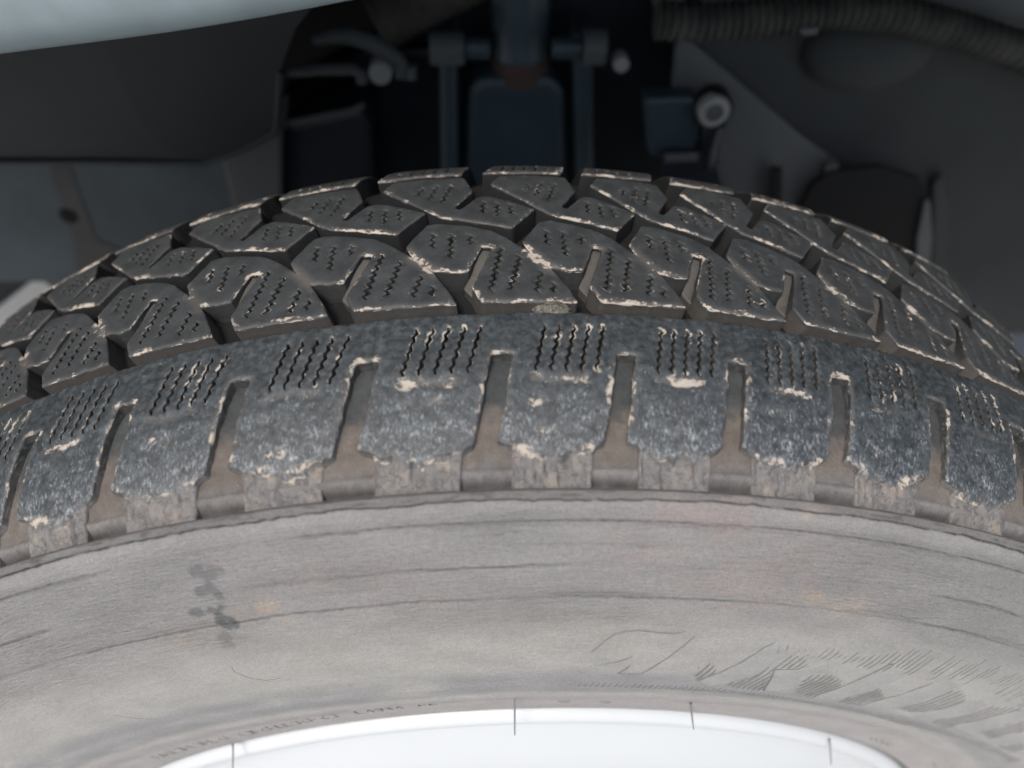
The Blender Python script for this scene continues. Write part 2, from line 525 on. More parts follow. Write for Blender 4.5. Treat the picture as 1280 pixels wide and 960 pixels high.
def gauss(x, y, cx, cy, sx, sy): return np.exp(-((x - cx) / sx) ** 2 - ((y - cy) / sy) ** 2)

def build_carcass():
    # columns: fine where the camera can see the tyre, coarse round the rest
    th = np.concatenate([np.linspace(-1.12, 1.25, 1250), np.linspace(1.25, 2 * math.pi - 1.12, 110)[1:-1]])
    # tread base rows
    yt = np.concatenate([np.array([.0545, .05, .045, .035, .025, .012, 0, -.015, -.03, -.045, -.055]), np.concatenate([np.arange(-.0590, -.0990, -.0011), np.arange(-.0990, -.1056, -.0003)])])
    slot = np.interp(yt, [-.1056, -.1050, -.1044, -.1036, -.1030, -.1020, -.1012, -.1000, -.094, -.085, -.075, -.062, -.058, .049, .0545],
                     [.45, -1.5, -3.6, -4.2, -3.6, -1.9, -1.7, -2.4, -2.3, -2.6, -3.0, -5.2, -6.8, -6.8, -1.0])
    ls = np.concatenate([np.arange(.3, 4.4, .32), np.arange(4.4, 40, .6), np.arange(40, 117.2, 1.0), [117.2]])
    T, Yt = np.meshgrid(th, yt)
    X = T * RM
    hh = slot[:, None] + (fbm(X * .3, Yt * 300, 21) - .5) * .5
    R = prof(Yt) + hh / 1000
    top = np.stack([R * np.sin(T), Yt, R * np.cos(T)], -1)
    # colour: groove shade painted in as black, brown dusty in the lower slots
    nz = fbm(X * .3, Yt * 300, 33)
    f = sstep(-.0830, -.0915, Yt + (nz - .5) * .012)[..., None]
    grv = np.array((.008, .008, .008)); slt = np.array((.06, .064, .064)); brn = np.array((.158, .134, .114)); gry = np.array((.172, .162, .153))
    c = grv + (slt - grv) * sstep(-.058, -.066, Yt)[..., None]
    c = c * (1 - f) + brn * f
    f2 = sstep(-.0965, -.103, Yt + (nz - .5) * .006)[..., None]
    c = c * (1 - f2) + gry * f2
    lip_shade = np.exp(-((Yt + .1032) / .0006) ** 2) * (.30 + .35 * vnoise(X * .3, 0 * X, 36))  # shadow line at the pocket bottom, painted into the floor colour
    lip_light = np.exp(-((Yt + .1016) / .0007) ** 2)[..., None] * .22  # lit lip of the pocket, painted as a pale band
    c = c * (1 - lip_light) + np.array((.30, .29, .275)) * lip_light
    blot = (.78 + .5 * fbm(X * .45, Yt * 450, 37))[..., None]
    c = c * np.where(Yt[..., None] < -.06, blot, 1)
    c = c * (1 - lip_shade[..., None])
    tcx = np.stack([X, Yt * 1000, 0 * X], -1)
    ra = np.zeros_like(X)
    # sidewall rows
    T2, L2 = np.meshgrid(th, ls)
    X2 = T2 * 300
    wob = (vnoise(X2 * .09, 0 * X2, 41) - .5) * .9 + (fbm(X2 * .5, 0 * X2, 42) - .5) * 1.1
    h = np.zeros_like(X2)
    # rough shelf under the lugs, then a ragged step down to the sidewall
    h += 1.3 * (1 - sstep(2.3, 2.65, L2 + wob * .6)) - .1
    h += (fbm(X2 * .5, L2 * 1.1, 51) - .5) * .55 * (1 - sstep(2.2, 4.5, L2))
    # faint concentric steps and their cracks
    shade_grime = np.exp(-((L2 - 2.6 + wob * .6) / .34) ** 2) * sstep(.1, .4, fbm(X2 * .25, 0 * X2 + 5, 63))  # crease shade of the steps painted in, along with crack dirt
    for l0, dep, stepv in ((8.7, .34, .22), (9.9, .16, 0), (7.4, .14, 0), (15.5, .16, 0), (21.6, .30, .18), (26.5, .12, 0), (32.4, .48, .30), (31.0, .20, 0), (39, .12, 0), (77, .1, -.35)):
        ww = L2 - l0 - wob * .45
        br = .3 + .7 * sstep(.38, .62, vnoise(X2 * .035, 0 * X2 + l0, 60))
        h -= dep * np.exp(-(ww / .45) ** 2) * (.35 + .9 * br); shade_grime = np.maximum(shade_grime, np.exp(-(ww / .38) ** 2) * sstep(.15, .6, dep * 1.6 * (.2 + br)) * (.5 + .5 * br))
        h -= stepv * sstep(-.5, .5, ww)
    h += .45 * sstep(88.5, 91.5, L2) - .9 * np.exp(-((L2 - 99.3) / .8) ** 2)
    rough = sstep(3, 7, L2) * (1 - sstep(38, 50, L2)) * (.35 + .65 * sstep(.35, .7, fbm(X2 * .02, L2 * .05, 71)))
    h += (fbm(X2 * .10, L2 * 1.3, 81) - .5) * .55 * rough
    h += (fbm(X2 * .7, L2 * .7, 82) - .5) * .12
    shade_grime = np.maximum(shade_grime, .75 * sstep(.60, .72, fbm(X2 * .22, L2 * 1.4, 64)) * sstep(.1, .4, L2) * (1 - sstep(1.4, 2.0, L2)))
    sw = sw_pt(T2, L2, h)
    base = np.array((.288, .280, .269))
    c2 = np.broadcast_to(base, X2.shape + (3,)).copy()
    lo = sstep(25, 60, L2)[..., None]; c2 = c2 * (1 - lo) + np.array((.378, .370, .346)) * lo
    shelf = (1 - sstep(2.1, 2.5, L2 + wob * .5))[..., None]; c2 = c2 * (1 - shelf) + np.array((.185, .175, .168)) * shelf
    # bluish-grey band and the brownish bead rib
    bd = (sstep(66, 74, L2) * (1 - sstep(84, 90, L2)))[..., None] * sstep(.15, .5, fbm(X2 * .03, L2 * .08, 90))[..., None]
    c2 = c2 * (1 - bd * .55) + np.array((.225, .225, .24)) * bd * .55
    be = sstep(88, 92, L2)[..., None]; c2 = c2 * (1 - be) + np.array((.375, .355, .342)) * be
    gap = (np.exp(-((L2 - 116.8) / .9) ** 2))[..., None]; c2 = c2 * (1 - gap) + np.array((.10, .095, .07)) * gap
    # pinkish and ochre stains, one dark water run
    n5 = fbm(X2 * .2, L2 * .25, 95)
    def stain(cx, cy, sx, sy, colr, k):
        nonlocal c2
        a = (np.clip(gauss(T2, L2, cx, cy, sx, sy) * 1.3 * sstep(.3, .65, n5), 0, 1) * k)[..., None]
        c2 = c2 * (1 - a) + np.array(colr) * a
    pink, och = (.325, .275, .258), (.385, .325, .26)
    for a in ((.18, 6, .07, 5, pink, .8), (.23, 27, .07, 9, pink, .5), (.14, 16, .05, 7, pink, .45), (.29, 20, .08, 10, pink, .3), (.30, 29, .018, 4, och, .7), (.335, 30, .02, 4, och, .6),
              (-.205, 30.5, .022, 4.2, och, .9), (-.24, 31, .03, 3, pink, .5), (-.30, 37, .03, 4, och, .45), (-.225, 16, .012, 4, pink, .6), (-.13, 22, .06, 6, pink, .4), (.26, 3.2, .01, 1.5, och, .8),
              (-.06, 30, .05, 5, pink, .25), (-.05, 50, .3, 12, och, .10)):
        stain(*a)
    nd = fbm(X2 * .35, L2 * .35, 97)
    for (cx, cy, sx, sy, k) in ((-.239, 15, .012, 2.4, .5), (-.243, 21.5, .011, 3.4, .6), (-.252, 26.5, .018, 1.5, .7), (-.248, 31.5, .010, 3.0, .85), (-.257, 37, .007, 1.8, .4), (-.262, 41, .006, 2, .35)):
        a = (sstep(.34, .46, gauss(T2, L2, cx, cy, sx * 1.25, sy * 1.25) * (nd * 2.1 - .25)) * k)[..., None]
        c2 = c2 * (1 - a) + np.array((.115, .12, .122)) * a
    ledge_shade = np.exp(-((L2 - 2.75 + wob * .6) / .30) ** 2) * (.35 + .6 * sstep(.15, .4, fbm(X2 * .25, 0 * X2 + 5, 63)))  # shade under the shelf step, painted into the colour
    c2 = c2 * (1 - .8 * ledge_shade[..., None])
    c2 = c2 * (1 - .66 * (shade_grime * (.45 + .75 * fbm(X2 * .8, L2 * .8, 65)))[..., None])
    # far sidewall: a short return, unseen from the front
    back = []
    for (y, r) in ((.060, .282), (.063, .27), (.066, .25), (.062, .23), (.055, .205)):
        back.append(np.stack([r * np.sin(th), np.full(len(th), y), r * np.cos(th)], -1))
    back = np.array(back[::-1])
    allv = np.concatenate([back, top, sw]); nr, nc = allv.shape[:2]
    cb = np.full(back.shape, .05)
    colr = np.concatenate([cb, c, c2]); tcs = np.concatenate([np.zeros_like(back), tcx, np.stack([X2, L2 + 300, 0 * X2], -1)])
    rfull = np.concatenate([np.zeros(back.shape[:2]), ra, rough + .15 * sstep(2.4, 3, L2)])
    ii, jj = np.meshgrid(np.arange(nr - 1), np.arange(nc), indexing='ij')
    j2 = (jj + 1) % nc
    F = np.stack([ii * nc + jj, (ii + 1) * nc + jj, (ii + 1) * nc + j2, ii * nc + j2], -1).reshape(-1, 4)
    V = allv.reshape(-1, 3)
    me = bpy.data.meshes.new('tyre')
    me.vertices.add(len(V)); me.vertices.foreach_set('co', V.astype(np.float32).ravel())
    me.loops.add(len(F) * 4); me.loops.foreach_set('vertex_index', F.astype(np.int32).ravel())
    me.polygons.add(len(F)); me.polygons.foreach_set('loop_start', np.arange(0, len(F) * 4, 4, dtype=np.int32))
    me.polygons.foreach_set('use_smooth', np.ones(len(F), bool))
    me.update(calc_edges=True)
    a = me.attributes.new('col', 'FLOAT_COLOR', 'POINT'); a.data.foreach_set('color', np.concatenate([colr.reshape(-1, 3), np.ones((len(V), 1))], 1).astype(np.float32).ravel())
    a = me.attributes.new('tc', 'FLOAT_VECTOR', 'POINT'); a.data.foreach_set('vector', tcs.reshape(-1, 3).astype(np.float32).ravel())
    a = me.attributes.new('rough_amount', 'FLOAT', 'POINT'); a.data.foreach_set('value', rfull.ravel().astype(np.float32))
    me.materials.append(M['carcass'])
    o = bpy.data.objects.new('tyre', me); col.objects.link(o); o.parent = wheel
    return o
tyre = build_carcass()

# --- tread blocks -----------------------------------------------------------
# outlines traced on one pitch as (angle, y, edge wear) and mapped on to every pitch
def tp(lst, k0=3):
    return [(float(s_of(a[0])) - k0,) + tuple(a[1:]) for a in lst]
WA, WB = (.0405, -.0345), (.0570, -.0412)          # where a block's tip is fused to the block before it
def back_one(p, w): return (float(s_of(p[0])) - 4, p[1], w, 0)
BLOCK = tp([(-.0511, -.0197, .2), (-.0385, -.0193, .1), (-.0150, -.0212, .1), (.0060, -.0240, .1), (.0190, -.0272, .1)])
BLOCK += [(float(s_of(WA[0])) - 3, WA[1], -1, 0), (float(s_of(WB[0])) - 3, WB[1], .15, 0)]
BLOCK += tp([(.0640, -.0452, .15), (.0716, -.0502, .3),
            (.0770, -.0549, 1.15), (.0429, -.0550, 1.15), (-.0020, -.0545, .5), (-.0100, -.0487, .35), (.0052, -.0342, .25), (.0068, -.0322, 1.1),
            (-.0014, -.0315, .6), (-.0134, -.0421, .7), (-.0273, -.0424, .8), (-.0390, -.0412, 1.1)])
BLOCK += [back_one(WB, -1), back_one(WA, .3)] + tp([(-.0690, -.0297, .2)])
def block_top(k):
    amp = {3: 1.0, 4: 1.0, 5: .75, 2: .85, 1: .5, 6: .9, 7: .9, 8: .85}.get(k, .6)
    def f(V):
        out = np.zeros(len(V))
        for sh in (0, -1):
            a = np.array((float(th_of(float(s_of(WA[0])) - 3 + sh + k)) * RM, WA[1] * 1000)); b = np.array((float(th_of(float(s_of(WB[0])) - 3 + sh + k)) * RM, WB[1] * 1000))
            a2 = a + (a - b) * .35 * (sh == -1); b2 = b + (b - a) * .25
            d, _, _ = segdist(V, np.array([a2]), np.array([b2]))
            am = amp if sh == -1 else {2: 1.0, 3: 1.0, 4: .75, 1: .85, 0: .5, 5: .9, 6: .9, 7: .85}.get(k, .6)
            out = np.maximum(out, am * .95 * np.clip(1.15 - d / 2.4, 0, 1))
        dh = -.35 * out * fbm(V[:, 0] * .7, V[:, 1] * .7, 44)
        return dh, out, .5 * out, 0 * out
    return f
BLOCK_SIPES = [((.0158, -.0318), (.0052, -.0503)), ((.0316, -.0359), (.0217, -.0500)), ((.0488, -.0426), (.0431, -.0511)), ((.0589, -.0474), (.0570, -.0511)),
               ((-.0452, -.0243), (-.0445, -.0309)), ((-.0284, -.0249), (-.0287, -.0360)), ((-.0116, -.0259), (-.0115, -.0303))]
CENTRE = tp([(-.0985, .0015, .5), (-.0520, -.0125, .55), (-.0377, -.0163, .8), (.0258, -.0232, .45), (.0485, -.0131, .3), (.0263, -.0089, .15), (.0063, -.0056, .15),
             (-.0052, -.0060, .2), (-.0213, -.0127, .2), (-.0266, -.0115, .3), (-.0096, -.0026, .3), (-.0176, .0056, .3), (-.0578, .0066, .3), (-.0874, .0066, .3)])
CENTRE_SIPES = [((-.0575, .0010), (-.0640, -.0030)), ((-.0440, .0020), (-.0520, -.0060)), ((-.0300, .0015), (-.0395, -.0085)),
                ((-.0140, -.0100), (-.0125, -.0150)), ((.0005, -.0085), (.0000, -.0150)), ((.0130, -.0095), (.0135, -.0165)), ((.0250, -.0105), (.0270, -.0160))]
FAR = tp([(-.1060, .0084, 1.0), (-.0215, .0084, 1.0), (-.0150, .0170, .5), (-.0125, .0440, .2), (-.0930, .0440, .2), (-.0950, .0170, .5)])
FAR_SIPES = [((a, .0110), (a + .003, .0190)) for a in (-.085, -.073, -.061, -.049, -.037)]
LUG = tp([(.0110, -.0590, -1), (.0110, -.0724, .95), (.0216, -.0728, .8), (.0168, -.0813, .85), (.0124, -.0882, .7), (.0096, -.0930, .4), (.0071, -.0955, .2),
          (.0185, -.0968, .25), (.0177, -.1040, .1), (.0176, -.1054, 0), (.0780, -.1054, .1), (.0781, -.1040, .2), (.0803, -.0974, .2), (.0885, -.0960, .3),
          (.0938, -.0885, .85), (.0991, -.0780, .85), (.1027, -.0728, .95), (.1130, -.0726, -1), (.1130, -.0590, .15)])
LUG_SIPES = []
for i in range(5):
    t = i / 4
    LUG_SIPES.append(((.0484 + (.0955 - .0484) * t, -.0632), (.0383 + (.0850 - .0383) * t, -.0782)))

NOTCH = tp([(-.0100, -.0487, 0), (.0052, -.0342, 0), (.0068, -.0322, 0), (-.0014, -.0315, 0), (-.0134, -.0421, 0), (-.0180, -.0450, 0)])
def notch_top(V):
    d = 1.4 + 2.6 * sstep(-34, -47, V[:, 1])
    o = np.ones(len(V))
    return -d, .0 * o, .75 * o, .0 * o
def inst(tpl, k):
    return [(float(th_of(a[0] + k)) * RM, a[1] * 1000) + tuple(a[2:]) for a in tpl]
def slits(lst, k, width, amp, period, k0=3, drop=.0, base=3):
    out = []
    for a, b in lst:
        if random.random() < drop: continue
        A = (float(th_of(float(s_of(a[0])) - k0 + k)) * RM, a[1] * 1000); B = (float(th_of(float(s_of(b[0])) - k0 + k)) * RM, b[1] * 1000)
        out.append(zigzag(A, B, width, amp, period, k))
    return out

def lug_top(k):
    sL = th_of(k + float(s_of(.018)) - 3) * RM; sR = th_of(k + float(s_of(.078)) - 3) * RM
    def f(V):
        x = (V[:, 0] - sL) / (sR - sL)
        yb = -97.4 - 1.9 * np.clip(1 - (2 * x - 1) ** 2, 0, 1) + (fbm(V[:, 0] * .5, 0 * x + k, 13) - .5) * 2.2
        b = sstep(.25, -.25, V[:, 1] - yb)
        # scuffed buttress: uneven upright facets, broken lower edge
        fac = vnoise(np.floor(V[:, 0] / 3.8 + .6 * vnoise(V[:, 0] * .1, V[:, 1] * .05, 4)), 0 * x, 15)
        dh = -b * (.35 + 1.3 * fac + .6 * fbm(V[:, 0] * .6, V[:, 1] * .6, 16))
        for xc in (.07, .16, .30, .44, .70, .80, .93):
            xo = xc + .05 * (vnoise(np.array([k * 3.1 + xc * 20]), np.array([.5]), 61)[0] - .5)
            if vnoise(np.array([k * 2.3 + xc * 31]), np.array([.2]), 62)[0] < .3: continue
            gq = np.exp(-((x - xo + (V[:, 1] + 101) * .004) / .016) ** 2) * b * sstep(-105.2, -104, V[:, 1])
            dh -= gq * .8; b = b * (1 - .55 * gq)
        crack = sstep(.62, .75, fbm(V[:, 0] * .45, V[:, 1] * .8, 18)) * sstep(-101.5, -103, V[:, 1])
        dh -= crack * .7
        if k == 2:
            b = np.maximum(b, .8 * np.exp(-((V[:, 0] + 12.2) / 1.4) ** 2 - ((V[:, 1] + 85.6) / 1.1) ** 2))
        # cross groove below the sipes, rubbed pale
        yc = -80.4 + (vnoise(V[:, 0] * .3, 0 * x, 19) - .5) * 1.0
        xc0 = .28; xc1 = 1.05
        inx = sstep(xc0 - .05, xc0 + .03, x) * (1 - sstep(xc1 - .08, xc1, x)) if True else 1
        g = np.exp(-((V[:, 1] - yc) / 1.0) ** 2) * inx
        amt = {1: .55, 2: .95, 3: 1.05, 4: .7, 5: .5}.get(k, .30 + .25 * vnoise(np.array([k * 1.7]), np.array([2.2]), 23)[0])
        dh -= g * .35
        wv = g * (.7 + 1.0 * vnoise(V[:, 0] * .18, V[:, 1] * .3, 24)) * amt
        # bright rub line where the polished face ends
        rub = np.exp(-((V[:, 1] - yb - .4) / 1.1) ** 2) * .62 * (.3 + vnoise(V[:, 0] * .3, V[:, 1] * .3, 29))
        # small moulded pits
        for (px, py) in ((.30, -87), (.42, -86), (.62, -86.5), (.36, -93.5), (.52, -94)):
            d2 = np.hypot((x - px) * (sR - sL), V[:, 1] - py)
            dh -= .5 * np.exp(-(d2 / .6) ** 2)
            wv = np.minimum(wv, .95)
            wv = np.maximum(wv, .55 * np.exp(-((d2 - 1.0) / .5) ** 2) * vnoise(np.array([k + px * 9]), np.array([1.0]), 31)[0])
        G = .15 * sstep(-64, -60, V[:, 1]) * 0 + .10 * fbm(V[:, 0] * .08, V[:, 1] * .1, 34)
        return dh, np.maximum(wv, rub), G, b
    return f
def lug_wallB(q): return sstep(-88, -95, q[:, 1]) * .35

for k in range(K0 + 3, K1 - 3):
    kk = abs(k) + 3
    near = -2 <= k <= 9
    g = 1.3 if near else 2.6
    build_piece('shoulder_block', inst(LUG, k), slits(LUG_SIPES, k, .95, .33, 2.9), M['lug'], tyre, 100 + k, grid=.85 if near else 2.0, bevel=.4, depth=6.5,
                jit=.16, wallG=lambda q: .35 + .5 * sstep(-76, -90, q[:, 1]), topfun=lug_top(k), sipe_wear=.5, wallB=lug_wallB, draft=.25)
    build_piece('tread_block', inst(BLOCK, k), slits(BLOCK_SIPES, k, 1.25, .6, 2.5), M['tread'], tyre, 200 + k, grid=min(g, 1.1) if near else g, jit=.10, topfun=block_top(k), sipe_wear=.22, wallG=lambda q: .04 + .80 * sstep(-40, -52, q[:, 1]), wallB=lambda q: .9 - .75 * sstep(-32, -44, q[:, 1]),
                wearmul={3: 1.0, 4: 1.05, 5: .9, 2: .8, 7: .9, 8: .95}.get(k, .45 + .4 * random.random()))
    build_piece('tie_bar', inst(NOTCH, k), [], M['tread'], tyre, 500 + k, grid=1.5, jit=0, wallG=.7, topfun=notch_top, draft=.1, bevel=.2)
    build_piece('centre_block', inst(CENTRE, k), slits(CENTRE_SIPES, k, 1.1, .55, 2.4), M['tread'], tyre, 300 + k, grid=g, jit=.08, sipe_wear=.18, wallG=.04, wallB=lambda q: .9 + 0 * q[:, 1])
    build_piece('far_shoulder_block', inst(FAR, k), slits(FAR_SIPES, k, .8, .3, 3.0), M['tread'], tyre, 400 + k, grid=g * 1.4, jit=.08, wearmul=.9, wallG=.15, wallB=lambda q: .8 + 0 * q[:, 1])

# --- moulded relief low on the sidewall ------------------------------------
def ridge_mesh(paths, width, height, endfade=True):
    """thin raised ribs that follow polylines given as (angle, l mm)"""
    verts, faces = [], []
    for p in paths:
        p = np.array(p, float)
        # resample
        q = [p[0]]
        for a, b in zip(p, p[1:]):
            L = math.hypot((b[0] - a[0]) * 270, b[1] - a[1]); n = max(1, int(L / 1.2))
            for i in range(1, n + 1): q.append(a + (b - a) * i / n)
        q = np.array(q)
        if len(q) < 2: continue
        m = np.stack([q[:, 0] * 270, q[:, 1]], 1)
        d = np.gradient(m, axis=0); d /= np.linalg.norm(d, axis=1)[:, None] + 1e-9
        nn = np.stack([-d[:, 1], d[:, 0]], 1)
        o = len(verts)
        for i in range(len(q)):
            f = 1.0 if not endfade or 0 < i < len(q) - 1 else .2
            f *= .55 + .6 * float(vnoise(np.array([m[i, 0] * .12]), np.array([m[i, 1] * .12]), 3)[0])
            for s, hgt in ((-1, -.15), (-.35, height * f), (.35, height * f), (1, -.15)):
                c = m[i] + nn[i] * s * width / 2
                verts.append(sw_pt(np.array(c[0] / 270), np.array(c[1]), hgt + float(np.interp(c[1], [70, 75.5, 78, 88, 91.5], [-.80, -.80, -.45, -.45, .0]))))
        for i in range(len(q) - 1):
            for j in range(3):
                a = o + i * 4 + j
                faces.append((a, a + 1, a + 5, a + 4))
    return verts, faces

LINES = [
 [(0.0981, 56.95), (0.1038, 53.36), (0.1075, 50.96), (0.1167, 47.51), (0.127, 46.05), (0.1405, 45.67), (0.1576, 46.34), (0.1759, 46.66), (0.1864, 45.64)],
 [(0.1124, 64.38), (0.1239, 62.83), (0.1327, 61.65), (0.1442, 58.95)],
 [(0.1378, 70.57), (0.1463, 64.21)],
 [(0.1378, 70.57), (0.1511, 70.44), (0.1654, 69.73), (0.1732, 65.06), (0.1845, 58.79), (0.1904, 53.53), (0.199, 47.41)],
 [(0.2405, 74.83), (0.2484, 70.18), (0.2593, 65.05), (0.2692, 59.59), (0.275, 54.78), (0.2802, 50.48), (0.2888, 48.07)],
 [(0.2904, 72.0), (0.301, 69.25), (0.3063, 64.37), (0.3086, 61.04)],
 [(0.3413, 77.91), (0.3175, 62.1), (0.3443, 60.82), (0.3495, 57.06)],
 [(0.4164, 79.61), (0.4259, 73.01), (0.4317, 65.78), (0.4404, 56.71), (0.4438, 51.36), (0.452, 50.49)],
 [(0.5048, 79.42), (0.5142, 74.2), (0.5200, 69.5), (0.5249, 65.41), (0.5301, 60.58), (0.5367, 56.17)],
 [(0.5908, 76.3), (0.6137, 73.91), (0.6222, 68.81), (0.6279, 60.65)],
 [(0.7133, 73.83), (0.7183, 63.85), (0.734, 54.56)],
 [(-0.277, 50), (-0.279, 53), (-0.272, 57), (-0.258, 60), (-0.240, 60)],
 [(-0.480, 62), (-0.455, 70), (-0.44, 72)],
]
for ln in LINES:
    v, f = ridge_mesh([ln], .5, .42 if ln[0][0] > 0 else .08)
    mesh_object('moulded_outline', v, f, M['hatch'], tyre, True, 50)
PLATES = [
 [(0.2405, 74.8), (0.2593, 65), (0.275, 54.8), (0.2888, 48), (.31, 50), (.3195, 52.7), (.3099, 60.2), (.305, 65.2), (.3011, 67.3), (.2832, 75.9), (.262, 78)],
 [(.3413, 77.9), (.3175, 62.1), (.3443, 60.8), (.3495, 57.1), (.37, 53), (.3897, 60.9), (.3706, 62.9), (.3624, 65), (.3866, 78)],
 [(.4164, 79.6), (.4259, 73), (.4317, 65.8), (.4404, 56.7), (.452, 50.5), (.475, 52), (.49, 57), (.4814, 64.3), (.4722, 71.9), (.4646, 79.2)],
 [(.5065, 80.3), (.5142, 74.2), (.5249, 65.4), (.5367, 56.2), (.56, 52), (.5849, 55.2), (.5762, 61), (.5673, 71.2), (.5683, 76.2), (.5908, 76.3), (.6137, 73.9), (.6222, 68.8), (.6279, 59.7),
  (.65, 57), (.6794, 59), (.6775, 65.5), (.6793, 71), (.6505, 79), (.60, 81)],
 [(.7181, 77.5), (.7133, 73.8), (.7183, 63.9), (.734, 54.6), (.76, 54), (.7819, 58), (.774, 63), (.7728, 73.9), (.8258, 74), (.8225, 67.2), (.8325, 62.2), (.86, 62), (.8834, 65.6), (.8844, 71.3), (.8722, 76.8), (.80, 78)],
]
def relief_base(l): return np.interp(l, [70, 75.5, 78, 88, 91.5], [-.80, -.80, -.45, -.45, .0])
def plate(poly):
    P, _ = resample([(a * 270, b, 0) for a, b in poly], 1.2)
    gx, gy = np.meshgrid(np.arange(P[:, 0].min(), P[:, 0].max(), 1.6), np.arange(P[:, 1].min(), P[:, 1].max(), 1.6))
    g = np.stack([gx.ravel(), gy.ravel()], 1); g = g[inside(g, P)]
    if len(g): g = g[segdist(g, P, np.roll(P, -1, 0))[0] > .9]
    pts = [Vector(p) for p in P] + [Vector(p) for p in g]
    V, _, F, _, _, _ = delaunay_2d_cdt(pts, [(i, (i + 1) % len(P)) for i in range(len(P))], [], 0, 1e-4)
    V = np.array([tuple(v) for v in V]); F = np.array([tuple(f) for f in F]); F = F[inside(V[F].mean(1), P)]
    d = segdist(V, P, np.roll(P, -1, 0))[0]
    fade = sstep(50, 62, V[:, 1])                       # worn away towards the top
    h = relief_base(V[:, 1]) + np.where(d < .05, -.25, .12 + .26 * fade) + (vnoise(V[:, 0] * .5, V[:, 1] * .5, 8) - .5) * .06
    verts = sw_pt(V[:, 0] / 270, V[:, 1], h)
    n = len(V)
    colr = np.tile(np.array((.345, .342, .33, 1.0)), (n, 1))
    return mesh_object('raised_character', verts, [tuple(f)[::-1] for f in F], M['carcass'], tyre, True, 60,
                       {'tc': ('FLOAT_VECTOR', np.stack([V[:, 0], V[:, 1] + 300, 0 * V[:, 0]], 1)), 'col': ('FLOAT_COLOR', colr), 'rough_amount': ('FLOAT', np.full(n, .1))})
for p_ in PLATES: plate(p_)
HATCH = [
 [(0.2396, 74.31), (0.249, 69.62), (0.2538, 66.25), (0.2378, 60.59), (0.2271, 63.21), (0.2254, 68.84)],
 [(0.2832, 75.94), (0.3011, 67.28), (0.305, 65.25), (0.3099, 60.18), (0.3195, 52.7), (0.3351, 52.69), (0.3495, 57.06), (0.3443, 60.82), (0.3175, 62.1), (0.3413, 77.91), (0.3057, 78.69), (0.2912, 77.06)],
 [(0.3866, 77.97), (0.3624, 65.04), (0.3706, 62.91), (0.3897, 60.95), (0.4156, 62.75), (0.4276, 67.35), (0.4259, 73.01), (0.4164, 79.61)],
 [(0.4646, 79.25), (0.4722, 71.92), (0.4814, 64.32), (0.5176, 70.41), (0.5057, 78.57), (0.5065, 80.29)],
 [(0.5683, 76.21), (0.5673, 71.22), (0.5762, 61.06), (0.5849, 55.19), (0.6279, 59.65), (0.6222, 68.81), (0.6137, 73.91), (0.5908, 76.3)],
 [(0.6505, 78.98), (0.6793, 71.01), (0.6775, 65.5), (0.6794, 58.97), (0.727, 53.79), (0.734, 54.56), (0.7183, 63.85), (0.7133, 73.83), (0.7181, 77.54), (0.7095, 80.6)],
 [(0.7728, 73.86), (0.774, 63.04), (0.7819, 58.03), (0.8325, 62.22), (0.8225, 67.2), (0.8258, 73.98)],
 [(0.8722, 76.81), (0.8844, 71.33), (0.8834, 65.61), (0.9294, 67.91), (0.9376, 73.61)],
]
BAND_T = np.array([(0.10, 77.5), (0.2915, 78.5), (0.3433, 80.0), (0.4325, 81.67), (0.5288, 82.28), (0.6069, 82.91), (0.6551, 80.53), (0.7433, 79.86), (0.8219, 78.13), (0.921, 75.53), (1.0, 71.75)])
BAND_B = np.array([(0.10, 80.5), (0.3166, 83.06), (0.4463, 85.21), (0.5486, 86.08), (0.6368, 87.41), (0.6944, 85.56), (0.7772, 83.14), (0.8638, 81.15), (0.9546, 78.0), (1.02, 76.5)])
paths = []
STEP = .0076
t = .10
while t < 1.0:
    a = np.interp(t, BAND_T[:, 0], BAND_T[:, 1]); b = np.interp(t, BAND_B[:, 0], BAND_B[:, 1])
    paths.append([(t, a), (t - .004, b)])
    t += STEP
for poly in HATCH:
    P = np.array(poly)
    t = P[:, 0].min()
    while t < P[:, 0].max():
        ls_ = np.arange(P[:, 1].min() - 1, P[:, 1].max() + 1, .8)
        q = np.stack([t - (ls_ - 68) * .0004, ls_], 1)
        ok = inside(q, poly)
        run = []
        for i in range(len(ls_) + 1):
            if i < len(ls_) and ok[i]: run.append(tuple(q[i]))
            else:
                if len(run) > 2: paths.append([run[0], run[-1]])
                run = []
        t += STEP * (1.0 if t < .5 else 1.35)
v, f = ridge_mesh(paths, .5, .48)
o = mesh_object('hatched_relief', v, f, M['hatch'], tyre, True, 50); o['kind'] = 'stuff'
# faint worn hatching higher up
paths = []
for t in np.arange(.30, 1.0, STEP):
    top = np.interp(t, [.30, .40, .5, .7, 1.0], [50, 45, 39, 42, 44]); bot = np.interp(t, [.30, .40, .5, .6, .75, 1.0], [53, 57, 57, 53, 56, 62])
    if random.random() < .8: paths.append([(t, top + random.random() * 5), (t - .003, bot - random.random() * 5)])
v, f = ridge_mesh(paths, .42, .26)
o = mesh_object('worn_hatching', v, f, M['hatch'], tyre, True, 50); o['kind'] = 'stuff'

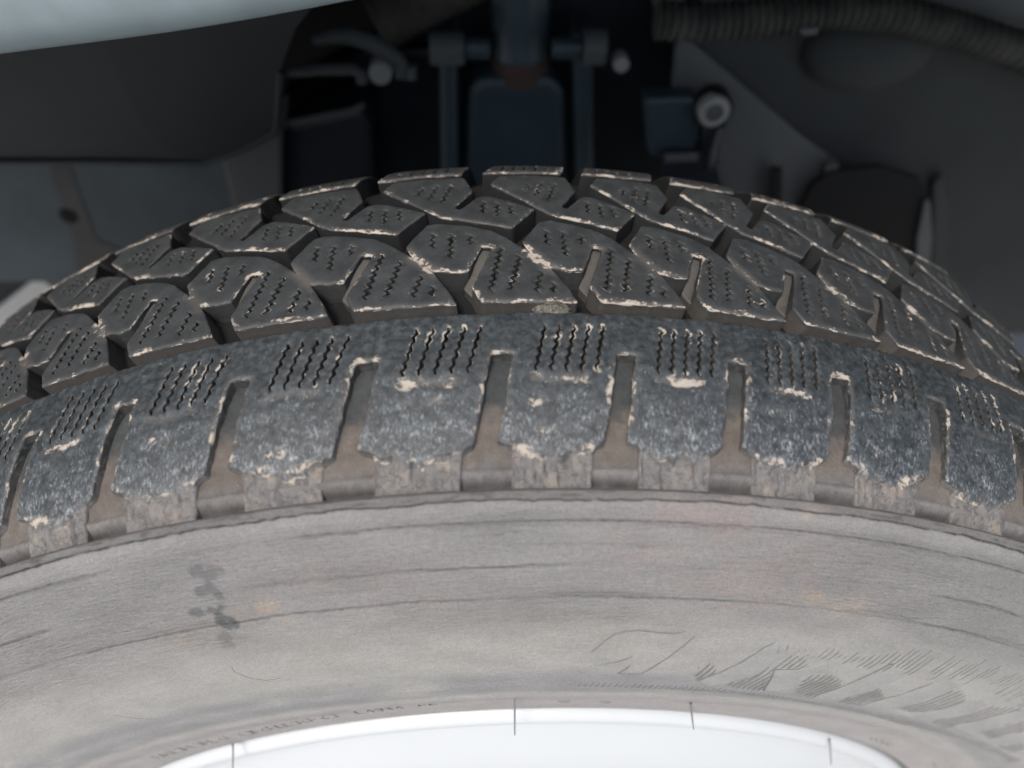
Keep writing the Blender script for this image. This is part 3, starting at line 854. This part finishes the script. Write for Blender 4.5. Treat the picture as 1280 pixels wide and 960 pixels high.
# tiny worn moulded characters along the bead, no longer legible
paths = []
def glyph(t, l, wd, ht):
    kind = random.randrange(5); a = wd / 270
    if kind == 0: return [[(t, l), (t, l + ht)], [(t, l + ht / 2), (t + a, l + ht / 2)]]
    if kind == 1: return [[(t, l), (t + a, l), (t + a, l + ht), (t, l + ht)]]
    if kind == 2: return [[(t, l + ht), (t + a / 2, l), (t + a, l + ht)]]
    if kind == 3: return [[(t, l), (t, l + ht), (t + a, l + ht)]]
    return [[(t + a, l), (t, l + ht * .5), (t + a, l + ht)]]
for t0, t1 in ((-.64, -.50), (-.48, -.455), (-.44, -.30), (-.28, -.255), (-.22, -.145), (-.12, -.09)):
    for t in np.arange(t0, t1, .0155):
        paths += glyph(t, 98.8 + 5.4 * min(1, max(0, (-t - .1) / .3)), 2.6, 3.6)
v, f = ridge_mesh(paths, .42, .25, False)
o = mesh_object('worn_moulded_lettering', v, f, M['hatch'], tyre, True, 50); o['kind'] = 'stuff'
paths = []
for t in (.715, .735, .757, .777): paths.append([(t, 108.5), (t + .010, 108.9)]); paths.append([(t + .010, 107.5), (t + .018, 108)])
for t in (.975, .995): paths.append([(t, 104), (t + .012, 104.6)])
paths.append([(.083, 104.6), (.103, 104.8)]); paths.append([(.148, 105.4), (.160, 105.0), (.168, 105.6)])
for q in paths:
    v, f = ridge_mesh([q], 1.0, .5)
    mesh_object('moulded_dash', v, f, M['hatch'], tyre, True, 50)

# --- rubber whiskers hanging over the rim ----------------------------------
def tube(name, pts, rad, mat, parent=None, seg=10, radii=None, cap=True):
    P = [Vector(p) for p in pts]; n = len(P)
    verts, faces = [], []
    up = Vector((0, 0, 1)); prev = None
    for i, p in enumerate(P):
        d = (P[min(i + 1, n - 1)] - P[max(i - 1, 0)]).normalized()
        if prev is None:
            a = d.cross(up) if abs(d.dot(up)) < .95 else d.cross(Vector((1, 0, 0)))
        else: a = prev - d * prev.dot(d)
        a.normalize(); prev = a; b = d.cross(a)
        r = radii[i] if radii is not None else rad
        for j in range(seg):
            t = 2 * math.pi * j / seg
            verts.append(p + a * math.cos(t) * r + b * math.sin(t) * r)
    for i in range(n - 1):
        for j in range(seg):
            k = (j + 1) % seg
            faces.append((i * seg + j, i * seg + k, (i + 1) * seg + k, (i + 1) * seg + j))
    if cap:
        faces.append(tuple(range(seg))[::-1]); faces.append(tuple((n - 1) * seg + j for j in range(seg)))
    return mesh_object(name, verts, faces, mat, parent, True, 40)

for (u0, v0, u1, v1) in ((643, 861, 643.5, 919), (863, 878, 867, 912), (1037, 924, 1039, 956), (291, 931, 291, 966)):
    a = at(u0, v0, -.1205); b = at(u0 + .3, v0 + 3, -.1225); c = at(u1, v1, -.1300); mid = (b + c) / 2
    tube('rubber_whisker', [a, b, mid, c], .0003, M['whisker'], tyre, 6, radii=[.0004, .00034, .0003, .0002])

# --- rim ---------------------------------------------------------------------
def lathe(name, prof_, mat, parent, seg=256, smooth=True, angle=45, cx=0):
    verts, faces = [], []
    for (y, r) in prof_:
        for j in range(seg):
            t = 2 * math.pi * j / seg
            verts.append((r * math.sin(t), y, r * math.cos(t)))
    for i in range(len(prof_) - 1):
        for j in range(seg):
            k = (j + 1) % seg
            faces.append((i * seg + j, (i + 1) * seg + j, (i + 1) * seg + k, i * seg + k))
    return mesh_object(name, verts, faces, mat, parent, smooth, angle)
fl = []
for i in range(9):
    a = math.pi * (1.0 * i / 8)
    fl.append((-.1180 - .0040 * math.sin(a) - .001 * (i / 8), .1990 + .0040 * math.cos(a)))
rimp = [(-.108, .2025)] + fl + [(-.1170, .1925), (-.1150, .189), (-.1145, .184), (-.1170, .176), (-.1215, .165), (-.1260, .150), (-.1280, .130), (-.1280, .095), (-.125, .070), (-.122, .060), (-.122, .012), (-.122, .0001)]
rim = lathe('rim', rimp, M['rim'], wheel)
lathe('barrel', [(-.108, .2025), (-.09, .188), (-.05, .180), (.04, .182), (.055, .205)], M['rim'], rim)
for j in range(5):
    t = 2 * math.pi * j / 5
    nut = []
    for i in range(6):
        a = math.pi / 3 * i
        nut.append((.046 * math.sin(t) + .010 * math.cos(a), .046 * math.cos(t) + .010 * math.sin(a)))
    vv = [(x, -.1215, z) for x, z in nut] + [(x, -.128, z) for x, z in nut]
    ff = [(i, (i + 1) % 6, (i + 1) % 6 + 6, i + 6) for i in range(6)] + [tuple(range(6, 12))]
    mesh_object('wheel_nut', vv, ff, M['zinc'], rim, False)
lathe('centre_cap', [(-.1215, .030), (-.125, .029), (-.127, .024), (-.1275, .0001)], M['rim'], rim, 48)

# ------------------------------------------------------------------ stone stuck in the groove
def stone(c, r, squash, seed):
    import bmesh
    bm = bmesh.new(); bmesh.ops.create_icosphere(bm, subdivisions=4, radius=1)
    for q in bm.verts:
        n = .6 + .8 * float(fbm(np.array([q.co.x * 2.0 + q.co.z + seed]), np.array([q.co.y * 2.0 + q.co.z * .7 + seed]), seed)[0])
        q.co = Vector((q.co.x * r * squash[0], q.co.y * r * squash[1], q.co.z * r * squash[2])) * n
    me = bpy.data.meshes.new('pebble'); bm.to_mesh(me); bm.free()
    me.polygons.foreach_set('use_smooth', [True] * len(me.polygons)); me.materials.append(M['stone'])
    o = bpy.data.objects.new('pebble', me); col.objects.link(o); o.location = c
    return o
th = .0565
pb = stone((.3285 * math.sin(th), -.0572, .3285 * math.cos(th)), .0030, (1.75, 1.0, .95), 3)
pb['label'] = 'small muddy pebble wedged in the long groove beside the polished shoulder'; pb['category'] = 'pebble'

# ------------------------------------------------------------------ the car around the wheel
car = empty('car', (0, .3, 0), 'dark wheel arch interior of a pale silver blue car above the tyre', 'car')

def slab(name, px, y, thick, mat, parent=None, hole=None, ylist=None, bevel=0):
    """plate of real thickness standing at depth y (metres); px traced outline; ylist leans it"""
    parent = parent or car
    P = [at(u, v, (ylist[i] if ylist else y)) for i, (u, v) in enumerate(px)]
    n = len(P)
    verts = [Vector(p) for p in P] + [Vector(p) + Vector((0, thick, 0)) for p in P]
    faces = [tuple(range(n)), tuple(range(2 * n - 1, n - 1, -1))] + [(i, i + n, (i + 1) % n + n, (i + 1) % n) for i in range(n)]
    verts = [v - car.location for v in verts]
    o = mesh_object(name, verts, faces, mat, parent, False)
    if bevel:
        b = o.modifiers.new('bevel', 'BEVEL'); b.width = bevel; b.segments = 2
    return o
def ctube(name, pts, rad, mat, parent=None, **kw):
    return tube(name, [Vector(p) - car.location for p in pts], rad, mat, parent or car, **kw)
def cylY(name, c, r, length, mat, parent=None, seg=28, inner=None):
    """disc or washer whose axis runs towards the viewer"""
    c = Vector(c) - car.location
    prof_ = [(0, .0001 if not inner else inner), (0, r * .93), (r * .10, r), (length, r)]
    verts, faces = [], []
    for (y, rr) in prof_:
        for j in range(seg):
            t = 2 * math.pi * j / seg; verts.append((c[0] + rr * math.cos(t), c[1] + y, c[2] + rr * math.sin(t)))
    for i in range(len(prof_) - 1):
        for j in range(seg):
            k = (j + 1) % seg; faces.append((i * seg + j, i * seg + k, (i + 1) * seg + k, (i + 1) * seg + j))
    return mesh_object(name, verts, faces, mat, parent or car, True, 40)

# shell: fender skin with its rolled lip, added roof and walls that shut out sky light
def fender():
    xs = [-1.4, -.9, -.6, -.4, -.28, -.18, -.128, -.080, -.031, .03, .10, .17, .26, .36, .5, .7, 1.0, 1.4]
    zs = [-.05, .10, .26, .335, .357, .3705, .3765, .3800, .3868, .397, .408, .414, .405, .37, .27, .05, -.05, -.05]
    verts, faces = [], []
    prof_ = [(.020, .004), (.004, .0005), (0, 0), (-.006, .003), (-.010, .010), (-.013, .03), (-.02, .12), (-.03, .35), (.05, .55), (.45, .60), (1.0, .60)]
    n = len(prof_)
    for x, z in zip(xs, zs):
        for (dy, dz) in prof_:
            verts.append(Vector((x, 0.0 + dy, (z + dz) if dz < .3 else max(z + dz, .75 if dz < .5 else .95))) - car.location)
    for i in range(len(xs) - 1):
        for j in range(n - 1):
            a = i * n + j; faces.append((a, a + 1, a + n + 1, a + n))
    o = mesh_object('fender', verts, faces, M['paint'], car, True, 60)
    s = o.modifiers.new('sub', 'SUBSURF'); s.levels = 2; s.render_levels = 2
    return o
fender()

# unseen sides, back and roof added to keep sky light out of the cavity
def box(name, x0, x1, y0, y1, z0, z1, mat, parent=None):
    vs = [Vector((x, y, z)) - car.location for x in (x0, x1) for y in (y0, y1) for z in (z0, z1)]
    fs = [(0, 1, 3, 2), (4, 6, 7, 5), (0, 4, 5, 1), (2, 3, 7, 6), (0, 2, 6, 4), (1, 5, 7, 3)]
    return mesh_object(name, vs, fs, mat, parent or car, False)
box('sky_block_back', -1.4, 1.4, .75, .78, -.1, .9, M['void'])
box('sky_block_side', -1.42, -1.39, .05, .78, -.1, .9, M['void'])
box('sky_block_side', 1.39, 1.42, .05, .78, -.1, .9, M['void'])
box('sky_block_roof', -1.39, 1.39, .03, .75, .70, .72, M['void'])
box('cavity_shade_wall', -.33, .62, .42, .44, .02, .55, M['void'])

# black plastic liner at the upper left, its lower lip rounded
slab('arch_liner', [(-260, 20), (60, 20), (450, -70), (368, 40), (350, 90), (345, 168), (262, 206), (120, 204), (-60, 204), (-260, 204)], .115, .012, M['liner'], bevel=.003)
ctube('liner_lip', [at(u, v, .114) for u, v in ((-260, 203), (-60, 203), (120, 203), (255, 205), (300, 189), (345, 166), (350, 90))], .0016, M['liner'])
slab('liner_shade_slab', [(128, 38), (240, 24), (440, -60), (366, 40), (349, 90), (345, 166), (300, 188), (255, 203), (215, 190), (180, 160), (150, 100)], .1135, .002, M['linershade'])  # overlay slab, painted shade across the liner
# blue-grey inner body sheet with a black disc for its shaded round hole
bp_ = slab('inner_body_sheet', [(-300, 150), (360, 120), (352, 200), (352, 520), (150, 420), (55, 352), (-300, 352)], .19, .004, M['bodyblue'])
c = at(85, 271, .1885); cylY('hole_shade_disc', c, .0055, .001, M['void'], bp_, 20)  # black disc in place of the hole's shade
slab('lit_ground_plate', [(40, 352), (86, 349), (62, 376), (20, 402), (-60, 450), (-60, 430)], .20, .004, M['ground'], bp_)  # added pale plate standing for brightly lit ground beyond
slab('rocker_panel', [(-300, 348), (48, 350), (-10, 392), (-70, 440), (-300, 470)], .205, .004, M['linergrey'], bp_)
slab('sheet_flange', [(275, 190), (352, 160), (352, 330), (300, 300)], .180, .006, M['bracket'], bp_, bevel=.002)
slab('stain_patch', [(62, 212), (88, 210), (120, 300), (190, 330), (190, 420), (100, 400), (92, 300)], .1893, .0006, simple('brown_road_grime', (.072, .070, .068), .9, var=.1, scale=30), bp_)

# suspension upright, damper and the bits around it
st = slab('strut_upright', [(585, 112), (600, 98), (688, 96), (706, 112), (712, 300), (578, 300)], .20, .05, M['steelblue'], bevel=.006)
slab('strut_flange', [(548, 42), (572, 38), (572, 300), (552, 300)], .195, .03, M['steelblue'], bevel=.003)
slab('strut_flange', [(716, 40), (742, 42), (742, 300), (722, 300)], .195, .03, M['steelblue'], bevel=.003)
dc = [at(u, v, .215) for u, v in ((650, -60), (650, 68))]
ctube('damper_tube', dc, .0165, M['steelpale'], seg=28)
dc = [at(u, v, .215) for u, v in ((650, 66), (650, 74), (650, 88), (650, 96))]
ctube('damper_collar', dc, .0172, M['rust'], seg=28)
for (u0, v0, u1, v1, r) in ((538, 60, 580, 60, .0085), (582, 60, 612, 60, .0055), (690, 60, 726, 60, .0055), (728, 58, 756, 58, .0095)):
    ctube('pinch_bolt', [at(u0, v0, .19), at(u1, v1, .19)], r, M['steelblue'] if r < .008 else M['bracket'], seg=18)
cylY('bolt_head', at(777, 82, .185), .0042, .01, M['zinc'])
slab('strut_tower', [(500, -60), (860, -60), (852, 60), (826, 220), (820, 330), (500, 330)], .245, .05, M['navy'])
slab('knuckle_arm', [(350, 120), (460, 60), (560, 60), (560, 330), (352, 330)], .235, .03, M['navy'], bevel=.004)
# brake caliper corner: curved clip, bar, boot
cal = slab('brake_caliper', [(352, 160), (372, 152), (450, 136), (462, 150), (470, 300), (350, 300)], .190, .04, M['navy'], bevel=.004)
ctube('caliper_edge', [at(u, v, .188) for u, v in ((348, 160), (362, 153), (400, 145), (440, 138), (455, 130))], .0018, M['bracket'], cal)
ctube('caliper_bar', [at(u, v, .18) for u, v in ((362, 89), (400, 86), (440, 86), (452, 92), (453, 103))], .0030, M['bracket'], cal, seg=12)
ctube('brake_hose', [at(u, v, .185) for u, v in ((392, 50), (415, 44), (440, 45), (465, 54), (485, 66), (500, 78), (501, 96))], .0036, M['bracket'], seg=14, radii=[.003, .004, .0045, .0045, .0045, .0042, .003])
cylY('bleed_screw', at(475, 93, .178), .0060, .012, M['zinc'], cal)
ctube('bleed_nipple', [at(514, 82, .185), at(514, 98, .185)], .0028, M['bracket'], cal)
ctube('caliper_edge', [at(u, v, .19) for u, v in ((352, 85), (347, 110), (349, 130), (342, 160))], .0022, M['linergrey'], cal)
# ribbed boot, top centre
bt = [at(470 + 12 * i, 28 - 7 * i * .9, .20 + .001 * i) for i in range(0, 14)]
pts, rr = [], []
for i in range(53):
    t = i / 52 * 13; a = int(min(12, t)); p = bt[a] + (bt[a + 1] - bt[a]) * (t - a)
    pts.append(p); rr.append(.0145 + .0011 * math.sin(i * math.pi / 1.5))
ctube('ribbed_boot', pts, .015, M['boot'], seg=24, radii=rr)

# right side: grey bracket plate, felt liner, clip with washer, corrugated hose
slab('liner_sheet', [(846, 30), (1300, 20), (1600, 60), (1600, 420), (1160, 420), (1120, 340), (1010, 215), (900, 130), (850, 60)], .20, .012, M['linergrey'], bevel=.004)
slab('bracket_plate', [(846, 44), (862, 50), (935, 112), (1000, 168), (1050, 205), (1010, 300), (820, 300), (832, 190)], .185, .006, M['bracket'], bevel=.002)
dm = at(1085, 62, .197)
def dome(name, c, rx, rz, dep, mat):
    c = Vector(c) - car.location; verts, faces = [], []; n, s = 8, 32
    for i in range(n + 1):
        a = i / n * math.pi / 2
        for j in range(s):
            t = 2 * math.pi * j / s
            verts.append((c[0] + rx * math.sin(a) * math.cos(t), c[1] - dep * math.cos(a), c[2] + rz * math.sin(a) * math.sin(t)))
    for i in range(n):
        for j in range(s):
            k = (j + 1) % s; faces.append((i * s + j, i * s + k, (i + 1) * s + k, (i + 1) * s + j))
    return mesh_object(name, verts, faces, mat, car, True, 60)
dome('liner_bulge', dm, .036, .022, .016, M['linergrey'])
slab('clip_block', [(806, 124), (870, 122), (880, 190), (872, 200), (812, 196)], .170, .014, M['steelblue'], bevel=.002)
wc = at(893, 141, .160)
cl = ctube('clip_arm', [at(893, 152, .168), at(884, 182, .170), at(880, 220, .172)], .0065, M['navy'], seg=16)
cylY('clip_shade_backing', Vector(wc) + Vector((.0015, .003, -.001)), .0098, .012, M['void'])
cylY('washer', wc, .0085, .006, M['zinc'], inner=.0048)
cylY('screw_head', Vector(wc) + Vector((0, .0008, 0)), .0050, .006, M['bracket'])
slab('lower_tab', [(828, 190), (880, 190), (900, 205), (915, 260), (828, 260)], .165, .01, M['navy'], bevel=.002)
slab('tab_plate', [(830, 194), (872, 192), (872, 202), (832, 204)], .162, .003, M['bracket'], bevel=.001)
slab('grey_stay', [(965, 212), (978, 212), (976, 300), (960, 300)], .176, .004, M['void'])
cylY('plug', at(1040, 212, .178), .0040, .008, M['bracket'])
slab('cavity_shade_plate', [(1015, 232), (1040, 214), (1100, 208), (1150, 222), (1168, 260), (1166, 420), (1060, 420), (1000, 260)], .176, .004, M['void'], bevel=.001)  # black plate stands for the shade inside an opening
slab('bright_fin', [(1157, 250), (1163, 252), (1166, 300), (1163, 330), (1146, 330), (1146, 300)], .172, .003, M['bracket'], bevel=.001)
slab('lower_shadow_panel', [(1166, 230), (1180, 215), (1190, 260), (1172, 420), (1160, 420)], .192, .004, M['liner'], bevel=.002)
# hose
hp = [(820, 30), (880, 32), (940, 28), (1000, 22), (1060, 18), (1120, 24), (1180, 38), (1240, 56), (1310, 84), (1400, 130)]
HP = [at(u, v - 4, .165) for u, v in hp]
pts, rr = [], []
nn_ = 260
for i in range(nn_ + 1):
    t = i / nn_ * (len(HP) - 1); a = int(min(len(HP) - 2, t)); q = t - a
    p0 = HP[max(a - 1, 0)]; p1 = HP[a]; p2 = HP[a + 1]; p3 = HP[min(a + 2, len(HP) - 1)]
    p = .5 * ((2 * p1) + (-p0 + p2) * q + (2 * p0 - 5 * p1 + 4 * p2 - p3) * q * q + (-p0 + 3 * p1 - 3 * p2 + p3) * q ** 3)
    pts.append(p); rr.append(.0082 + .0011 * math.sin(i * 2 * math.pi / 5))
ctube('corrugated_hose', pts, .0085, M['hose'], seg=20, radii=rr)
slab('upper_rail', [(870, -60), (1500, -60), (1500, 90), (1290, 40), (1180, 12), (1060, 4), (880, 14)], .182, .01, M['bracket'], bevel=.002)
cylY('rail_clip', at(838, 4, .17), .0075, .01, M['bracket'])
slab('pipe_clip', [(1000, 36), (1024, 34), (1022, 44), (1002, 46)], .155, .003, M['bracket'], bevel=.001)

# ------------------------------------------------------------------ ground
g = mesh_object('ground', [(-60, -60, 0), (60, -60, 0), (60, 60, 0), (-60, 60, 0)], [(0, 1, 2, 3)], M['ground'], None, False)
g.location = (0, 0, -.331)
g['kind'] = 'structure'; g['label'] = 'pale concrete ground'
print('tris', sum(len(o.data.polygons) for o in bpy.data.objects if o.type == 'MESH'))
